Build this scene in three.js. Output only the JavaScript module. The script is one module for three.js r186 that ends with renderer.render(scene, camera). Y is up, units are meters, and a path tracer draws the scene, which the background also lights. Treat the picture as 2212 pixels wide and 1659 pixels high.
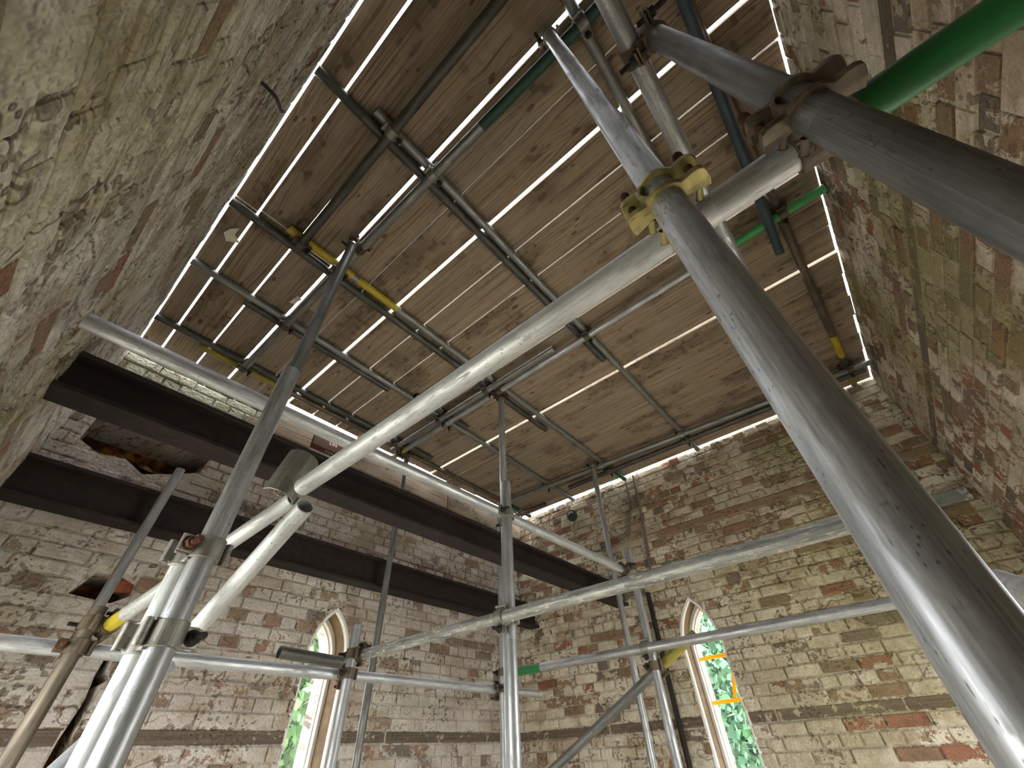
import * as THREE from 'three';
import { mergeGeometries } from 'three/addons/utils/BufferGeometryUtils.js';

// ---------------------------------------------------------------- camera, sky, exposure
// Survey frame used below: X from the beam wall towards the right wall, Y from the left wall towards the
// window wall, Z up from the camera, all in metres; V() turns it into three.js axes.
const EYE = 1.6;
const V = (X, Y, Z) => new THREE.Vector3(X, Z + EYE, -Y);
const scene = new THREE.Scene();
const camera = new THREE.PerspectiveCamera(87.42, 2212 / 1659, 0.03, 200);
{
  const right = new THREE.Vector3(0.7587382, -0.03851867, -0.65025583);
  const up = new THREE.Vector3(0.46662143, 0.72866884, 0.50130446);
  const back = new THREE.Vector3(0.45451158, -0.68378215, 0.57084253);
  camera.position.set(0, EYE, 0);
  camera.quaternion.setFromRotationMatrix(new THREE.Matrix4().makeBasis(right, up, back));
  camera.updateMatrixWorld(true);
  camera.updateProjectionMatrix();
}
const renderer = new THREE.WebGLRenderer({ antialias: true });
renderer.toneMapping = THREE.LinearToneMapping;
renderer.toneMappingExposure = 11.4;
renderer.shadowMap.enabled = true;
{ // bright overcast sky, a little cooler and brighter overhead
  const w = 64, h = 32, d = new Float32Array(w * h * 4);
  for (let j = 0; j < h; j++) for (let i = 0; i < w; i++) {
    const e = Math.sin(((j + 0.5) / h - 0.5) * Math.PI), t = Math.max(0, e), o = (j * w + i) * 4;
    const b = 0.85 + 0.75 * t;
    d[o] = b * 0.97; d[o + 1] = b; d[o + 2] = b * 1.05; d[o + 3] = 1;
  }
  const sky = new THREE.DataTexture(d, w, h, THREE.RGBAFormat, THREE.FloatType);
  sky.mapping = THREE.EquirectangularReflectionMapping;
  sky.magFilter = sky.minFilter = THREE.LinearFilter;
  sky.needsUpdate = true;
  scene.background = sky;
}

// ---------------------------------------------------------------- helpers
function rng(seed) { let a = seed >>> 0; return () => { a = (a + 0x6D2B79F5) | 0; let t = Math.imul(a ^ (a >>> 15), 1 | a); t = (t + Math.imul(t ^ (t >>> 7), 61 | t)) ^ t; return ((t ^ (t >>> 14)) >>> 0) / 4294967296; }; }
const TAB = (() => { const r = rng(77), t = new Float32Array(65536); for (let i = 0; i < 65536; i++) t[i] = r(); return t; })();
function noise(x, y) {
  const xi = Math.floor(x), yi = Math.floor(y); let fx = x - xi, fy = y - yi;
  fx = fx * fx * (3 - 2 * fx); fy = fy * fy * (3 - 2 * fy);
  const x0 = xi & 255, x1 = (xi + 1) & 255, y0 = (yi & 255) << 8, y1 = ((yi + 1) & 255) << 8;
  const a = TAB[y0 + x0], b = TAB[y0 + x1], c = TAB[y1 + x0], d = TAB[y1 + x1];
  return a + (b - a) * fx + (c - a + (a - b - c + d) * fx) * fy;
}
function fbm(x, y, o) { let s = 0, a = 0.5, t = 0; for (let i = 0; i < o; i++) { s += a * noise(x + i * 17.3, y + i * 9.1); t += a; a *= 0.5; x *= 2.03; y *= 2.03; } return s / t; }
const clamp = (x, a = 0, b = 1) => Math.min(b, Math.max(a, x));
const sm = (a, b, x) => { const t = clamp((x - a) / (b - a)); return t * t * (3 - 2 * t); };
const names = new Map();
function numbered(n) { const k = names.get(n) || 0; names.set(n, k + 1); return k ? n + '_' + String(k).padStart(3, '0') : n; }
function add(o, name, label, category, group, kind) {
  o.name = numbered(name);
  if (label) o.userData.label = label;
  if (category) o.userData.category = category;
  if (group) o.userData.group = group;
  if (kind) o.userData.kind = kind;
  scene.add(o); return o;
}
function part(parent, name, geo, mat, label) {
  const m = new THREE.Mesh(geo, mat); m.name = name; if (label) m.userData.label = label;
  m.castShadow = m.receiveShadow = true; parent.add(m); return m;
}
function mesh(name, geo, mat, label, category, group, kind) {
  const m = new THREE.Mesh(geo, mat); m.castShadow = m.receiveShadow = true;
  return add(m, name, label, category, group, kind);
}
function tex(w, h, fn, srgb, wrap = true) {
  const d = new Uint8Array(w * h * 4); fn(d);
  const t = new THREE.DataTexture(d, w, h, THREE.RGBAFormat, THREE.UnsignedByteType);
  t.magFilter = THREE.LinearFilter; t.minFilter = THREE.LinearMipmapLinearFilter; t.generateMipmaps = true;
  if (wrap) t.wrapS = t.wrapT = THREE.RepeatWrapping;
  if (srgb) t.colorSpace = THREE.SRGBColorSpace;
  t.needsUpdate = true; return t;
}
const std = (o) => new THREE.MeshStandardMaterial(o);
// box with chamfered edges, uv in metres by the facing axis
function chamferBox(sx, sy, sz, c) {
  const P = [], U = [];
  const h = [sx / 2, sy / 2, sz / 2];
  const put = (p, ax) => { P.push(...p); U.push(ax === 0 ? p[2] : p[0], ax === 1 ? p[2] : p[1]); };
  const quad = (a, b, d, e, n, ax) => {
    const ab = [b[0] - a[0], b[1] - a[1], b[2] - a[2]], ad = [d[0] - a[0], d[1] - a[1], d[2] - a[2]];
    const cr = [ab[1] * ad[2] - ab[2] * ad[1], ab[2] * ad[0] - ab[0] * ad[2], ab[0] * ad[1] - ab[1] * ad[0]];
    const s = cr[0] * n[0] + cr[1] * n[1] + cr[2] * n[2] > 0;
    const q = s ? [a, b, d, a, d, e] : [a, d, b, a, e, d];
    for (const p of q) put(p, ax);
  };
  for (let ax = 0; ax < 3; ax++) for (const s of [-1, 1]) {
    const i = (ax + 1) % 3, j = (ax + 2) % 3, f = (a, b) => { const p = [0, 0, 0]; p[ax] = s * h[ax]; p[i] = a * (h[i] - c); p[j] = b * (h[j] - c); return p; };
    const n = [0, 0, 0]; n[ax] = s; quad(f(-1, -1), f(1, -1), f(1, 1), f(-1, 1), n, ax);
    for (const t of [-1, 1]) { // chamfer between axis ax and axis i
      const g = (k, b) => { const p = [0, 0, 0]; p[ax] = s * (h[ax] - (k ? c : 0)); p[i] = t * (h[i] - (k ? 0 : c)); p[j] = b * (h[j] - c); return p; };
      const m = [0, 0, 0]; m[ax] = s; m[i] = t; quad(g(0, -1), g(0, 1), g(1, 1), g(1, -1), m, ax);
    }
  }
  for (const a of [-1, 1]) for (const b of [-1, 1]) for (const d of [-1, 1]) {
    const p = [a * (h[0] - c), b * (h[1] - c), d * h[2]], q = [a * (h[0] - c), b * h[1], d * (h[2] - c)], r = [a * h[0], b * (h[1] - c), d * (h[2] - c)];
    (a * b * d > 0 ? [p, r, q] : [p, q, r]).forEach((x) => put(x, 2));
  }
  const g = new THREE.BufferGeometry();
  g.setAttribute('position', new THREE.Float32BufferAttribute(P, 3));
  g.setAttribute('uv', new THREE.Float32BufferAttribute(U, 2));
  g.computeVertexNormals(); return g;
}
const plain = (g) => { const n = g.index ? g.toNonIndexed() : g; for (const k of Object.keys(n.attributes)) if (!['position', 'normal', 'uv'].includes(k)) n.deleteAttribute(k); return n; };
const merged = (l) => mergeGeometries(l.map(plain));
const moved = (g, x, y, z, rx = 0, ry = 0, rz = 0) => g.clone().applyMatrix4(new THREE.Matrix4().compose(new THREE.Vector3(x, y, z), new THREE.Quaternion().setFromEuler(new THREE.Euler(rx, ry, rz)), new THREE.Vector3(1, 1, 1)));

// ---------------------------------------------------------------- room dimensions (survey frame)
const XA = -3.26, XD = 0.82, YC = -0.26, YB = 4.0, DECK = 2.30, TOP = DECK + 0.012, THICK = 0.4;

// lancet outline: half width w/2 about cu, from hb up to spring hs and apex ha
function lancet(cu, w, hb, hs, ha, P = THREE.Shape) {
  const r = ha - hs, R = (w * w / 4 + r * r) / w, s = new P();
  s.moveTo(cu - w / 2, hb); s.lineTo(cu + w / 2, hb); s.lineTo(cu + w / 2, hs);
  const a1 = Math.asin(r / R);
  for (let i = 1; i <= 10; i++) { const a = a1 * i / 10; s.lineTo(cu + w / 2 - R + R * Math.cos(a), hs + R * Math.sin(a)); }
  for (let i = 9; i >= 0; i--) { const a = a1 * i / 10; s.lineTo(cu - w / 2 + R - R * Math.cos(a), hs + R * Math.sin(a)); }
  s.closePath(); return s;
}
const poly = (pts, P = THREE.Path) => { const s = new P(); s.moveTo(...pts[0]); for (const p of pts.slice(1)) s.lineTo(...p); s.closePath(); return s; };
const rect = (a, b, c, d) => [[a, c], [b, c], [b, d], [a, d]];

// each wall: u axis, range, holes (polygons in u,h with h above the floor), look
const Hh = (z) => z + EYE;
const WALLS = [
  { name: 'wall_back_left', key: 'A', label: 'limewashed brick wall behind the two dark steel beams', u0: YC, u1: YB, toU: (X, Y) => Y, from: (u, h, n) => V(XA + n, u, h - EYE), e1: new THREE.Vector3(0, 0, -1), n: new THREE.Vector3(1, 0, 0), org: V(XA, 0, -EYE), relief: 0.014, seed: 11,
    win: [1.778, 0.31, Hh(-0.5), Hh(0.6), Hh(0.905)],
    holes: [[[-0.15, Hh(1.53)], [-0.02, Hh(1.475)], [0.1, Hh(1.5)], [0.22, Hh(1.44)], [0.36, Hh(1.5)], [0.5, Hh(1.57)], [0.52, Hh(1.72)], [-0.15, Hh(1.72)]],
      [[0.24, Hh(0.735)], [0.43, Hh(0.72)], [0.5, Hh(0.77)], [0.49, Hh(0.83)], [0.4, Hh(0.86)], [0.3, Hh(0.855)]],
      [[0.53, Hh(-0.2)], [0.58, Hh(-0.2)], [0.585, Hh(0.1)], [0.572, Hh(0.18)], [0.58, Hh(0.3)], [0.57, Hh(0.36)], [0.6, Hh(0.39)], [0.57, Hh(0.42)], [0.555, Hh(0.55)], [0.54, Hh(0.55)], [0.535, Hh(0.4)], [0.548, Hh(0.3)], [0.53, Hh(0.15)]]] },
  { name: 'wall_back_right', key: 'B', label: 'patchy red and cream brick wall with pale green right-hand lancet window', u0: XA, u1: XD, toU: (X, Y) => X, from: (u, h, n) => V(u, YB - n, h - EYE), e1: new THREE.Vector3(1, 0, 0), n: new THREE.Vector3(0, 0, 1), org: V(0, YB, -EYE), relief: 0.014, seed: 22,
    win: [-1.318, 0.325, Hh(-0.5), Hh(0.62), Hh(0.985)], holes: [] },
  { name: 'wall_left', key: 'C', label: 'near plastered wall with peeling limewash on the left', u0: -XD, u1: -XA, toU: (X, Y) => -X, from: (u, h, n) => V(-u, YC + n, h - EYE), e1: new THREE.Vector3(-1, 0, 0), n: new THREE.Vector3(0, 0, -1), org: V(0, YC, -EYE), relief: 0.006, seed: 33,
    holes: [rect(0.75, 2.55, 0.0, 2.0)] },
  { name: 'wall_right', key: 'D', label: 'mossy peeling brick wall on the right', u0: -YB, u1: -YC, toU: (X, Y) => -Y, from: (u, h, n) => V(XD - n, -u, h - EYE), e1: new THREE.Vector3(0, 0, 1), n: new THREE.Vector3(-1, 0, 0), org: V(XD, 0, -EYE), relief: 0.009, seed: 44,
    holes: [rect(-3.3, -1.5, 0.0, 2.15)] },
];
const COURSE = 0.075, H0 = 1.5, HT = TOP + EYE, TH0 = 1.44, THR = 2.5;
// extent of a polygon within a course
function spanIn(p, a, b) {
  let lo = 1e9, hi = -1e9;
  for (let i = 0; i < p.length; i++) {
    const [x0, y0] = p[i], [x1, y1] = p[(i + 1) % p.length];
    for (let k = 0; k <= 8; k++) { const t = k / 8, y = y0 + (y1 - y0) * t, x = x0 + (x1 - x0) * t; if (y >= a && y <= b) { lo = Math.min(lo, x); hi = Math.max(hi, x); } }
    for (const y of [a, b]) if ((y0 - y) * (y1 - y) < 0) { const x = x0 + (x1 - x0) * (y - y0) / (y1 - y0); lo = Math.min(lo, x); hi = Math.max(hi, x); }
  }
  return hi > lo ? [lo, hi] : null;
}
function layBricks(W) {
  const r = rng(W.seed), rows = [];
  const cut = W.holes.slice();
  if (W.win) cut.push(lancet(...W.win).getPoints().map((p) => [p.x, p.y]));
  for (let k = 0, h = H0; h < HT - 0.02; k++, h += COURSE) {
    const h1 = Math.min(h + COURSE, HT), row = [], header = k % 2 === 1;
    const gone = cut.map((p) => spanIn(p, h, h1)).filter(Boolean);
    const timber = (W.key === 'A' || W.key === 'B') && Math.abs(h - EYE - 0.125) < 0.03 ? 1 : (W.key === 'B' || W.key === 'D') && Math.abs(h - EYE - 1.55) < 0.03 ? 2 : 0;
    let u = W.u0 - (header ? 0.056 : 0.0) - r() * 0.02;
    while (u < W.u1) {
      const L = timber ? 0.6 + r() * 0.8 : (header && r() > 0.12) ? 0.113 + (r() - 0.5) * 0.008 : 0.225 + (r() - 0.5) * 0.014;
      let segs = [[Math.max(u, W.u0), Math.min(u + L, W.u1)]];
      for (const g of gone) { const nx = []; for (const s of segs) { if (g[1] <= s[0] || g[0] >= s[1]) nx.push(s); else { if (g[0] - s[0] > 0.02) nx.push([s[0], g[0]]); if (s[1] - g[1] > 0.02) nx.push([g[1], s[1]]); } } segs = nx; }
      const q = r(), q2 = r(), q3 = r(), q4 = r();
      for (const s of segs) if (s[1] - s[0] > 0.025) row.push({ u0: s[0], u1: s[1], h0: h, h1, q, q2, q3, q4, timber: timber && !(timber === 2 && W.key === 'B' && s[0] < 0.35) ? timber : 0 });
      u += L;
    }
    rows.push(row);
  }
  // decide how much limewash is left on each brick
  for (const row of rows) for (const b of row) {
    const cu = (b.u0 + b.u1) / 2, ch = (b.h0 + b.h1) / 2, z = ch - EYE, n = fbm(cu * 1.1 + W.seed, ch * 1.3, 3) - 0.5;
    let bare, patch;
    if (W.key === 'A') { bare = 0.035; patch = 0.19; if (z > 0.75 && z < 0.9) bare = 0.3; }
    else if (W.key === 'B') { bare = 0.06 + 0.13 * sm(0.9, 1.5, z) + (Math.abs(z - 0.83) < 0.04 ? 0.4 : 0); patch = bare + 0.22 + 0.25 * sm(0.8, 1.6, z); }
    else if (W.key === 'C') { bare = 0.004; patch = 0.05; }
    else { bare = 0.2; patch = bare + 0.36; }
    const q = b.q - n * 0.55;
    b.lime = b.timber ? -1 : q < bare ? 0 : q < patch ? 1 : 2; // 0 bare, 1 flaking, 2 coated
  }
  return rows;
}
const mix3 = (a, b, t) => [a[0] + (b[0] - a[0]) * t, a[1] + (b[1] - a[1]) * t, a[2] + (b[2] - a[2]) * t];
function wallTexture(W, rows) {
  const w = 2048, h = Math.round(2048 * THR / (W.u1 - W.u0)), S = W.seed * 3.7;
  const bump = new Uint8Array(w * h * 4);
  const LIME = { A: [[204, 198, 188], [166, 156, 144]], B: [[208, 200, 180], [168, 157, 136]], C: [[206, 202, 191], [166, 161, 149]], D: [[208, 199, 182], [164, 152, 133]] }[W.key];
  const map = tex(w, h, (d) => {
    for (let j = 0; j < h; j++) {
      const hh = TH0 + (j + 0.5) / h * THR, k = Math.floor((hh - H0) / COURSE), row = rows[k] || [], z = hh - EYE;
      let bi = 0;
      for (let i = 0; i < w; i++) {
        const u = W.u0 + (i + 0.5) / w * (W.u1 - W.u0);
        while (bi < row.length - 1 && u > row[bi].u1) bi++;
        const b = row[bi], inB = b && u >= b.u0 && u <= b.u1;
        const fine = noise(u * 210 + S, hh * 210), mid = fbm(u * 26 + S, hh * 30, 3), big = fbm(u * 2.6 + S, hh * 3.1, 4), grain = noise(u * 70 + 5, hh * 95 + S);
        const edge = b && inB ? Math.min(u - b.u0, b.u1 - u, hh - b.h0, b.h1 - hh) : 0;
        let thr = 0.30;
        if (inB) thr = b.lime === 0 ? 0.74 : b.lime === 1 ? 0.5 : b.lime === -1 ? 0.66 : 0.27;
        if (edge < 0.007) thr = Math.min(thr, W.key === 'D' ? 0.42 : 0.4);
        let field = mid * 0.62 + big * 0.38 + (fine - 0.5) * 0.1;
        if (W.key === 'C') { const st = fbm(u * 3.2 + S, hh * 9, 3); field = 0.5 * mid + 0.25 * big + 0.25 * st; thr = edge < 0.006 ? 0.28 : thr * 0.84 + 0.03 + 0.1 * sm(0.6, 0.72, st); }
        const L = 0.12 + 0.88 * sm(thr - 0.06, thr + 0.06, field);
        // what lies under the limewash
        let base;
        if (!inB || edge < 0.005) base = mix3([150, 134, 108], [118, 100, 78], grain);
        else if (b.lime === -1) base = mix3([104, 92, 78], [72, 60, 48], fbm(u * 4, hh * 160 + S, 2));
        else {
          const t = b.q2;
          base = W.key === 'A' ? (t < 0.3 ? [138, 108, 92] : t < 0.75 ? [138, 120, 102] : [116, 104, 94]) : t < 0.2 ? [132, 82, 60] : t < 0.5 ? [130, 101, 76] : t < 0.8 ? [126, 107, 83] : [100, 90, 78];
          base = mix3(base, [base[0] * 0.74, base[1] * 0.72, base[2] * 0.7], clamp(mid * 1.3 - 0.3 + (b.q3 - 0.5) * 0.5));
          base = mix3(base, [170, 134, 104], 0.3 * fine * mid);
        }
        let lime = mix3(LIME[0], LIME[1], clamp(big * 1.9 - 0.45 + (mid - 0.5) * 0.9 + (inB ? (b.q3 - 0.5) * 0.3 : 0.1)));
        if (W.key === 'A') lime = mix3(lime, [184, 174, 170], 0.4 * sm(0.45, 0.65, fbm(u * 1.3 + 40, hh * 1.2, 2)));
        // brown damp staining through the limewash
        lime = mix3(lime, [140, 120, 94], 0.55 * sm(0.52, 0.74, fbm(u * 5 + S + 9, hh * 7, 4)) * (W.key === 'A' ? 0.7 : 1));
        if (W.key === 'C') lime = mix3(lime, [122, 112, 96], 0.5 * sm(0.5, 0.72, fbm(u * 7 + S, hh * 34, 4)) + 0.25 * sm(0.55, 0.8, mid));
        if (W.key === 'A' && u < 0.8) lime = mix3(lime, [146, 150, 124], 0.7 * sm(2.05, 2.1, z + (mid - 0.5) * 0.05) * sm(0.8, 0.6, u + (big - 0.5) * 0.4));
        let c = mix3(base, lime, L);
        // algae
        const alg = W.key === 'D' ? 0.6 * sm(0.47, 0.66, fbm(u * 1.5 + 3, hh * 1.9 + 8, 4)) : W.key === 'B' ? 0.45 * sm(0.5, 0.7, fbm(u * 1.3 + 60, hh * 2, 4)) * sm(-1.6, 0.2, u) : W.key === 'C' ? 0.3 * sm(0.47, 0.7, fbm(u * 1.6 + 21, hh * 1.2, 4)) : 0;
        c = mix3(c, [132, 126, 76], alg * (0.55 + 0.45 * mid));
        // soot, pits and spalls
        const pit = sm(0.70, 0.76, noise(u * 60 + S, hh * 75)) * sm(0.55, 0.68, fbm(u * 8 + 3, hh * 8 + S, 2));
        c = mix3(c, [92, 78, 62], pit * 0.5);
        const crack = sm(0.012, 0.0, Math.abs(fbm(u * 3.1 + S, hh * 5.3, 4) - 0.52)) * sm(0.5, 0.62, fbm(u * 1.7, hh * 1.9 + S, 2));
        c = mix3(c, [74, 60, 44], crack * 0.6);
        const sp = 0.93 + 0.14 * fine, o = (j * w + i) * 4;
        d[o] = clamp(c[0] * sp, 0, 255); d[o + 1] = clamp(c[1] * sp, 0, 255); d[o + 2] = clamp(c[2] * sp, 0, 255); d[o + 3] = 255;
        const bp = 255 * clamp(0.25 + 0.22 * L + 0.3 * (mid - 0.5) + 0.16 * (fine - 0.5) + 0.25 * (grain - 0.5) * (0.4 + 0.6 * L) - 0.3 * pit - 0.25 * crack + 0.15 + (W.key === 'C' ? 0.5 * (fbm(u * 9 + S, hh * 26, 3) - 0.5) : 0));
        bump[o] = bump[o + 1] = bump[o + 2] = bp; bump[o + 3] = 255;
      }
    }
  }, true);
  const bt = tex(w, h, (d) => d.set(bump), false);
  return std({ map, bumpMap: bt, bumpScale: W.key === 'C' ? 0.035 : 0.014, roughness: 0.95, metalness: 0 });
}
// pixels per square metre seen by the camera, to choose which bricks become parts
const pv = new THREE.Vector3();
function seen(p) { pv.copy(p).project(camera); const q = p.clone().sub(camera.position); const fwd = -q.clone().applyQuaternion(camera.quaternion.clone().invert()).z; return fwd > 0.05 && Math.abs(pv.x) < 1.05 && Math.abs(pv.y) < 1.05 ? [pv.x * 1106, pv.y * 829.5] : null; }
function brickGeo(W, b, r) {
  const g = W.key === 'C' ? 0.004 : 0.0055, j = () => (r() - 0.5) * 0.004, bev = 0.005 + r() * 0.004;
  const u0 = b.u0 + g + j(), u1 = b.u1 - g + j(), h0 = b.h0 + g + j(), h1 = b.h1 - g + j();
  const n0 = W.relief * (0.55 + 0.9 * b.q4) * (b.timber ? 0.5 : 1), tilt = (r() - 0.5) * 0.004, tv = (r() - 0.5) * 0.004;
  const o = [[u0, h0], [u1, h0], [u1, h1], [u0, h1]];
  const m = [[u0 + bev, h0 + bev], [u1 - bev, h0 + bev], [u1 - bev, h1 - bev], [u0 + bev, h1 - bev]].map(([a, c], i) => [a + j(), c + j(), n0 + (i === 1 || i === 2 ? tilt : -tilt) * 0.5 + (i > 1 ? tv : -tv) * 0.5]);
  const e = o.map(([a, c], i) => [a, c, m[i][2] - bev * 0.55]), s = o.map(([a, c]) => [a, c, -0.012]);
  const P = [], U = [];
  const put = (p) => { P.push(p[0], p[1], p[2]); U.push((p[0] - W.u0) / (W.u1 - W.u0), (p[1] - TH0) / THR); };
  const quad = (a, c, d, f) => [a, c, d, a, d, f].forEach(put);
  quad(m[0], m[1], m[2], m[3]);
  for (let i = 0; i < 4; i++) { const k = (i + 1) % 4; quad(e[i], e[k], m[k], m[i]); quad(s[i], s[k], e[k], e[i]); }
  const geo = new THREE.BufferGeometry();
  geo.setAttribute('position', new THREE.Float32BufferAttribute(P, 3)); geo.setAttribute('uv', new THREE.Float32BufferAttribute(U, 2));
  geo.computeVertexNormals(); return geo;
}
const wallMats = {};
for (const W of WALLS) {
  const rows = layBricks(W), mat = wallTexture(W, rows); wallMats[W.key] = mat;
  const G = new THREE.Group();
  G.matrix.makeBasis(W.e1, new THREE.Vector3(0, 1, 0), W.n).setPosition(W.org);
  G.matrix.decompose(G.position, G.quaternion, G.scale);
  add(G, W.name, W.label, 'wall', null, 'structure');
  const e0 = W.key === 'A' || W.key === 'D' ? THICK : 0;
  const sh = poly(rect(W.u0 - e0, W.u1 + e0, 0, HT), THREE.Shape);
  if (W.win) sh.holes.push(lancet(...W.win, THREE.Path));
  for (const p of W.holes) sh.holes.push(poly(p));
  const core = new THREE.ExtrudeGeometry(sh, { depth: THICK, bevelEnabled: false, curveSegments: 10 });
  core.translate(0, 0, -THICK);
  { const p = core.attributes.position, uv = core.attributes.uv; for (let i = 0; i < p.count; i++) uv.setXY(i, (p.getX(i) + (Math.abs(p.getZ(i) + THICK) < 0.001 ? 0.1 : 0) - W.u0) / (W.u1 - W.u0), (p.getY(i) - TH0 + p.getZ(i) * 0.3) / THR); }
  part(G, 'masonry_core', core, mat);
  const r = rng(W.seed + 5), all = [];
  for (const row of rows) for (const b of row) {
    const q = [[b.u0, b.h0], [b.u1, b.h0], [b.u1, b.h1], [b.u0, b.h1]].map(([u, h]) => seen(W.from(u, h, 0.01)));
    let area = 0; if (q.every(Boolean)) { for (let i = 0; i < 4; i++) { const a = q[i], c = q[(i + 1) % 4]; area += a[0] * c[1] - a[1] * c[0]; } area = Math.abs(area) / 2; }
    all.push({ b, area, geo: brickGeo(W, b, r) });
  }
  all.sort((a, b) => b.area - a.area);
  all.slice(0, 300).forEach(({ b, geo }, i) => { part(G, (b.timber ? 'bond_timber' : 'brick') + (i ? '_' + String(i).padStart(3, '0') : ''), geo, mat); });
  const rest = part(G, 'remaining_bricks', mergeGeometries(all.slice(300).map((x) => x.geo)), mat); rest.userData.kind = 'stuff';
  W.group = G;
}
const speck = (c0, c1, s, n = 512) => tex(n, n, (d) => { for (let j = 0; j < n; j++) for (let i = 0; i < n; i++) { const a = fbm(i / 32 * s, j / 32 * s, 5), b = noise(i / 2, j / 2), c = mix3(c0, c1, clamp(a * 1.4 - 0.2 + (b - 0.5) * 0.3)), o = (j * n + i) * 4; d[o] = c[0]; d[o + 1] = c[1]; d[o + 2] = c[2]; d[o + 3] = 255; } }, true);
// dark backs of the broken recesses in the beam wall
const rustFill = (() => { const t = tex(256, 256, (d) => { for (let j = 0; j < 256; j++) for (let i = 0; i < 256; i++) { const n = fbm(i / 14, j / 14, 4), c = mix3([70, 42, 20], [168, 112, 52], sm(0.3, 0.75, n)), o = (j * 256 + i) * 4; d[o] = c[0]; d[o + 1] = c[1]; d[o + 2] = c[2]; d[o + 3] = 255; } }, true); return std({ map: t, roughness: 1 }); })();
{
  const G = WALLS[0].group;
  part(G, 'recess_back', moved(chamferBox(0.8, 0.4, 0.04, 0.004), 0.18, Hh(1.6), -0.37), rustFill, 'brown earth at the back of the broken socket');
  const NU = 60, NS = 16, P = [], U = [], I = [];
  for (let a = 0; a <= NU; a++) for (let b = 0; b <= NS; b++) { // crumbled earth sloping out of the socket
    const u = -0.16 + 0.69 * a / NU, t = b / NS, lump = fbm(u * 24, t * 5 + 3, 4) - 0.5, lip = 1.455 + 0.06 * fbm(u * 9 + 4, 2, 3) + 0.05 * sm(0.3, 0.5, u);
    P.push(u, Hh(lip + (1 - t) * 0.15 * (0.5 + fbm(u * 6, 8, 2)) + lump * 0.05), -0.33 + 0.325 * t + lump * 0.05); U.push(u * 2, t * 0.6);
  }
  for (let a = 0; a < NU; a++) for (let b = 0; b < NS; b++) { const k = a * (NS + 1) + b; I.push(k, k + 1, k + NS + 1, k + 1, k + NS + 2, k + NS + 1); }
  const rg = new THREE.BufferGeometry(); rg.setAttribute('position', new THREE.Float32BufferAttribute(P, 3)); rg.setAttribute('uv', new THREE.Float32BufferAttribute(U, 2)); rg.setIndex(I); rg.computeVertexNormals();
  part(G, 'rubble_fill', rg, rustFill, 'crumbling orange-brown rubble in the broken socket');
  part(G, 'recess_back', moved(chamferBox(0.4, 0.25, 0.03, 0.004), 0.37, Hh(0.79), -0.33), rustFill);
  part(G, 'loose_brick', moved(chamferBox(0.11, 0.065, 0.1, 0.008), 0.44, Hh(0.82), -0.06, 0.1, 0.2, 0.1), std({ map: speck([96, 48, 34], [140, 76, 54], 1.5, 128), roughness: 1 }), 'broken red brick in the hole');
  part(G, 'recess_back', moved(chamferBox(0.16, 0.9, 0.03, 0.004), 0.56, Hh(0.2), -0.2), rustFill);
}

// ---------------------------------------------------------------- floor and the ground outside
{
  const t = speck([150, 138, 120], [196, 186, 168], 1); t.repeat.set(3, 3);
  const g = new THREE.BoxGeometry(XD - XA + 0.8, 0.2, YB - YC + 0.8);
  const f = mesh('floor', g, std({ map: t, roughness: 0.95 }), 'dusty pale concrete floor of the tower', 'floor', null, 'structure');
  f.position.copy(V((XA + XD) / 2, (YB + YC) / 2, -EYE - 0.1));
  const s = new THREE.Shape(); s.absarc(0, 0, 60, 0, Math.PI * 2);
  const hole = poly(rect(XA - 0.39, XD + 0.39, -(YB + 0.39), -(YC - 0.39)).map(([x, y]) => [x, -y]));
  s.holes.push(hole);
  const gg = new THREE.ShapeGeometry(s, 40); gg.rotateX(-Math.PI / 2);
  const t2 = speck([150, 146, 132], [190, 186, 172], 1); t2.repeat.set(0.4, 0.4);
  const gr = mesh('ground', gg, std({ map: t2, roughness: 1 }), 'pale gravel around the foot of the tower outside', 'ground', null, 'structure');
  gr.position.y = -0.06;
}

// ---------------------------------------------------------------- windows
const whitePaint = (() => { const t = speck([214, 210, 200], [238, 236, 230], 1.4, 256); return std({ map: t, roughness: 0.8 }); })();
const brownReveal = (() => { const t = speck([92, 74, 50], [134, 110, 78], 1.6, 256); return std({ map: t, roughness: 0.9 }); })();
const pane = new THREE.MeshPhysicalMaterial({ color: 0xffffff, roughness: 0.05, transmission: 1, thickness: 0, ior: 1.45 });
const orangeTape = new THREE.MeshPhysicalMaterial({ color: 0xffc630, roughness: 0.9, transmission: 0.6, thickness: 0 });
function ring(W, wOut, wIn, dOutTop, dInTop, n0, n1) {
  const [cu, , hb, hs, ha] = W.win;
  const s = lancet(cu, wOut, hb, hs, ha + dOutTop); s.holes.push(lancet(cu, wIn, hb + 0.001, hs, ha + dInTop, THREE.Path));
  const g = new THREE.ExtrudeGeometry(s, { depth: n1 - n0, bevelEnabled: true, bevelSize: 0.002, bevelThickness: 0.002, bevelSegments: 1, curveSegments: 10 }); g.translate(0, 0, n0); return g;
}
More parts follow.
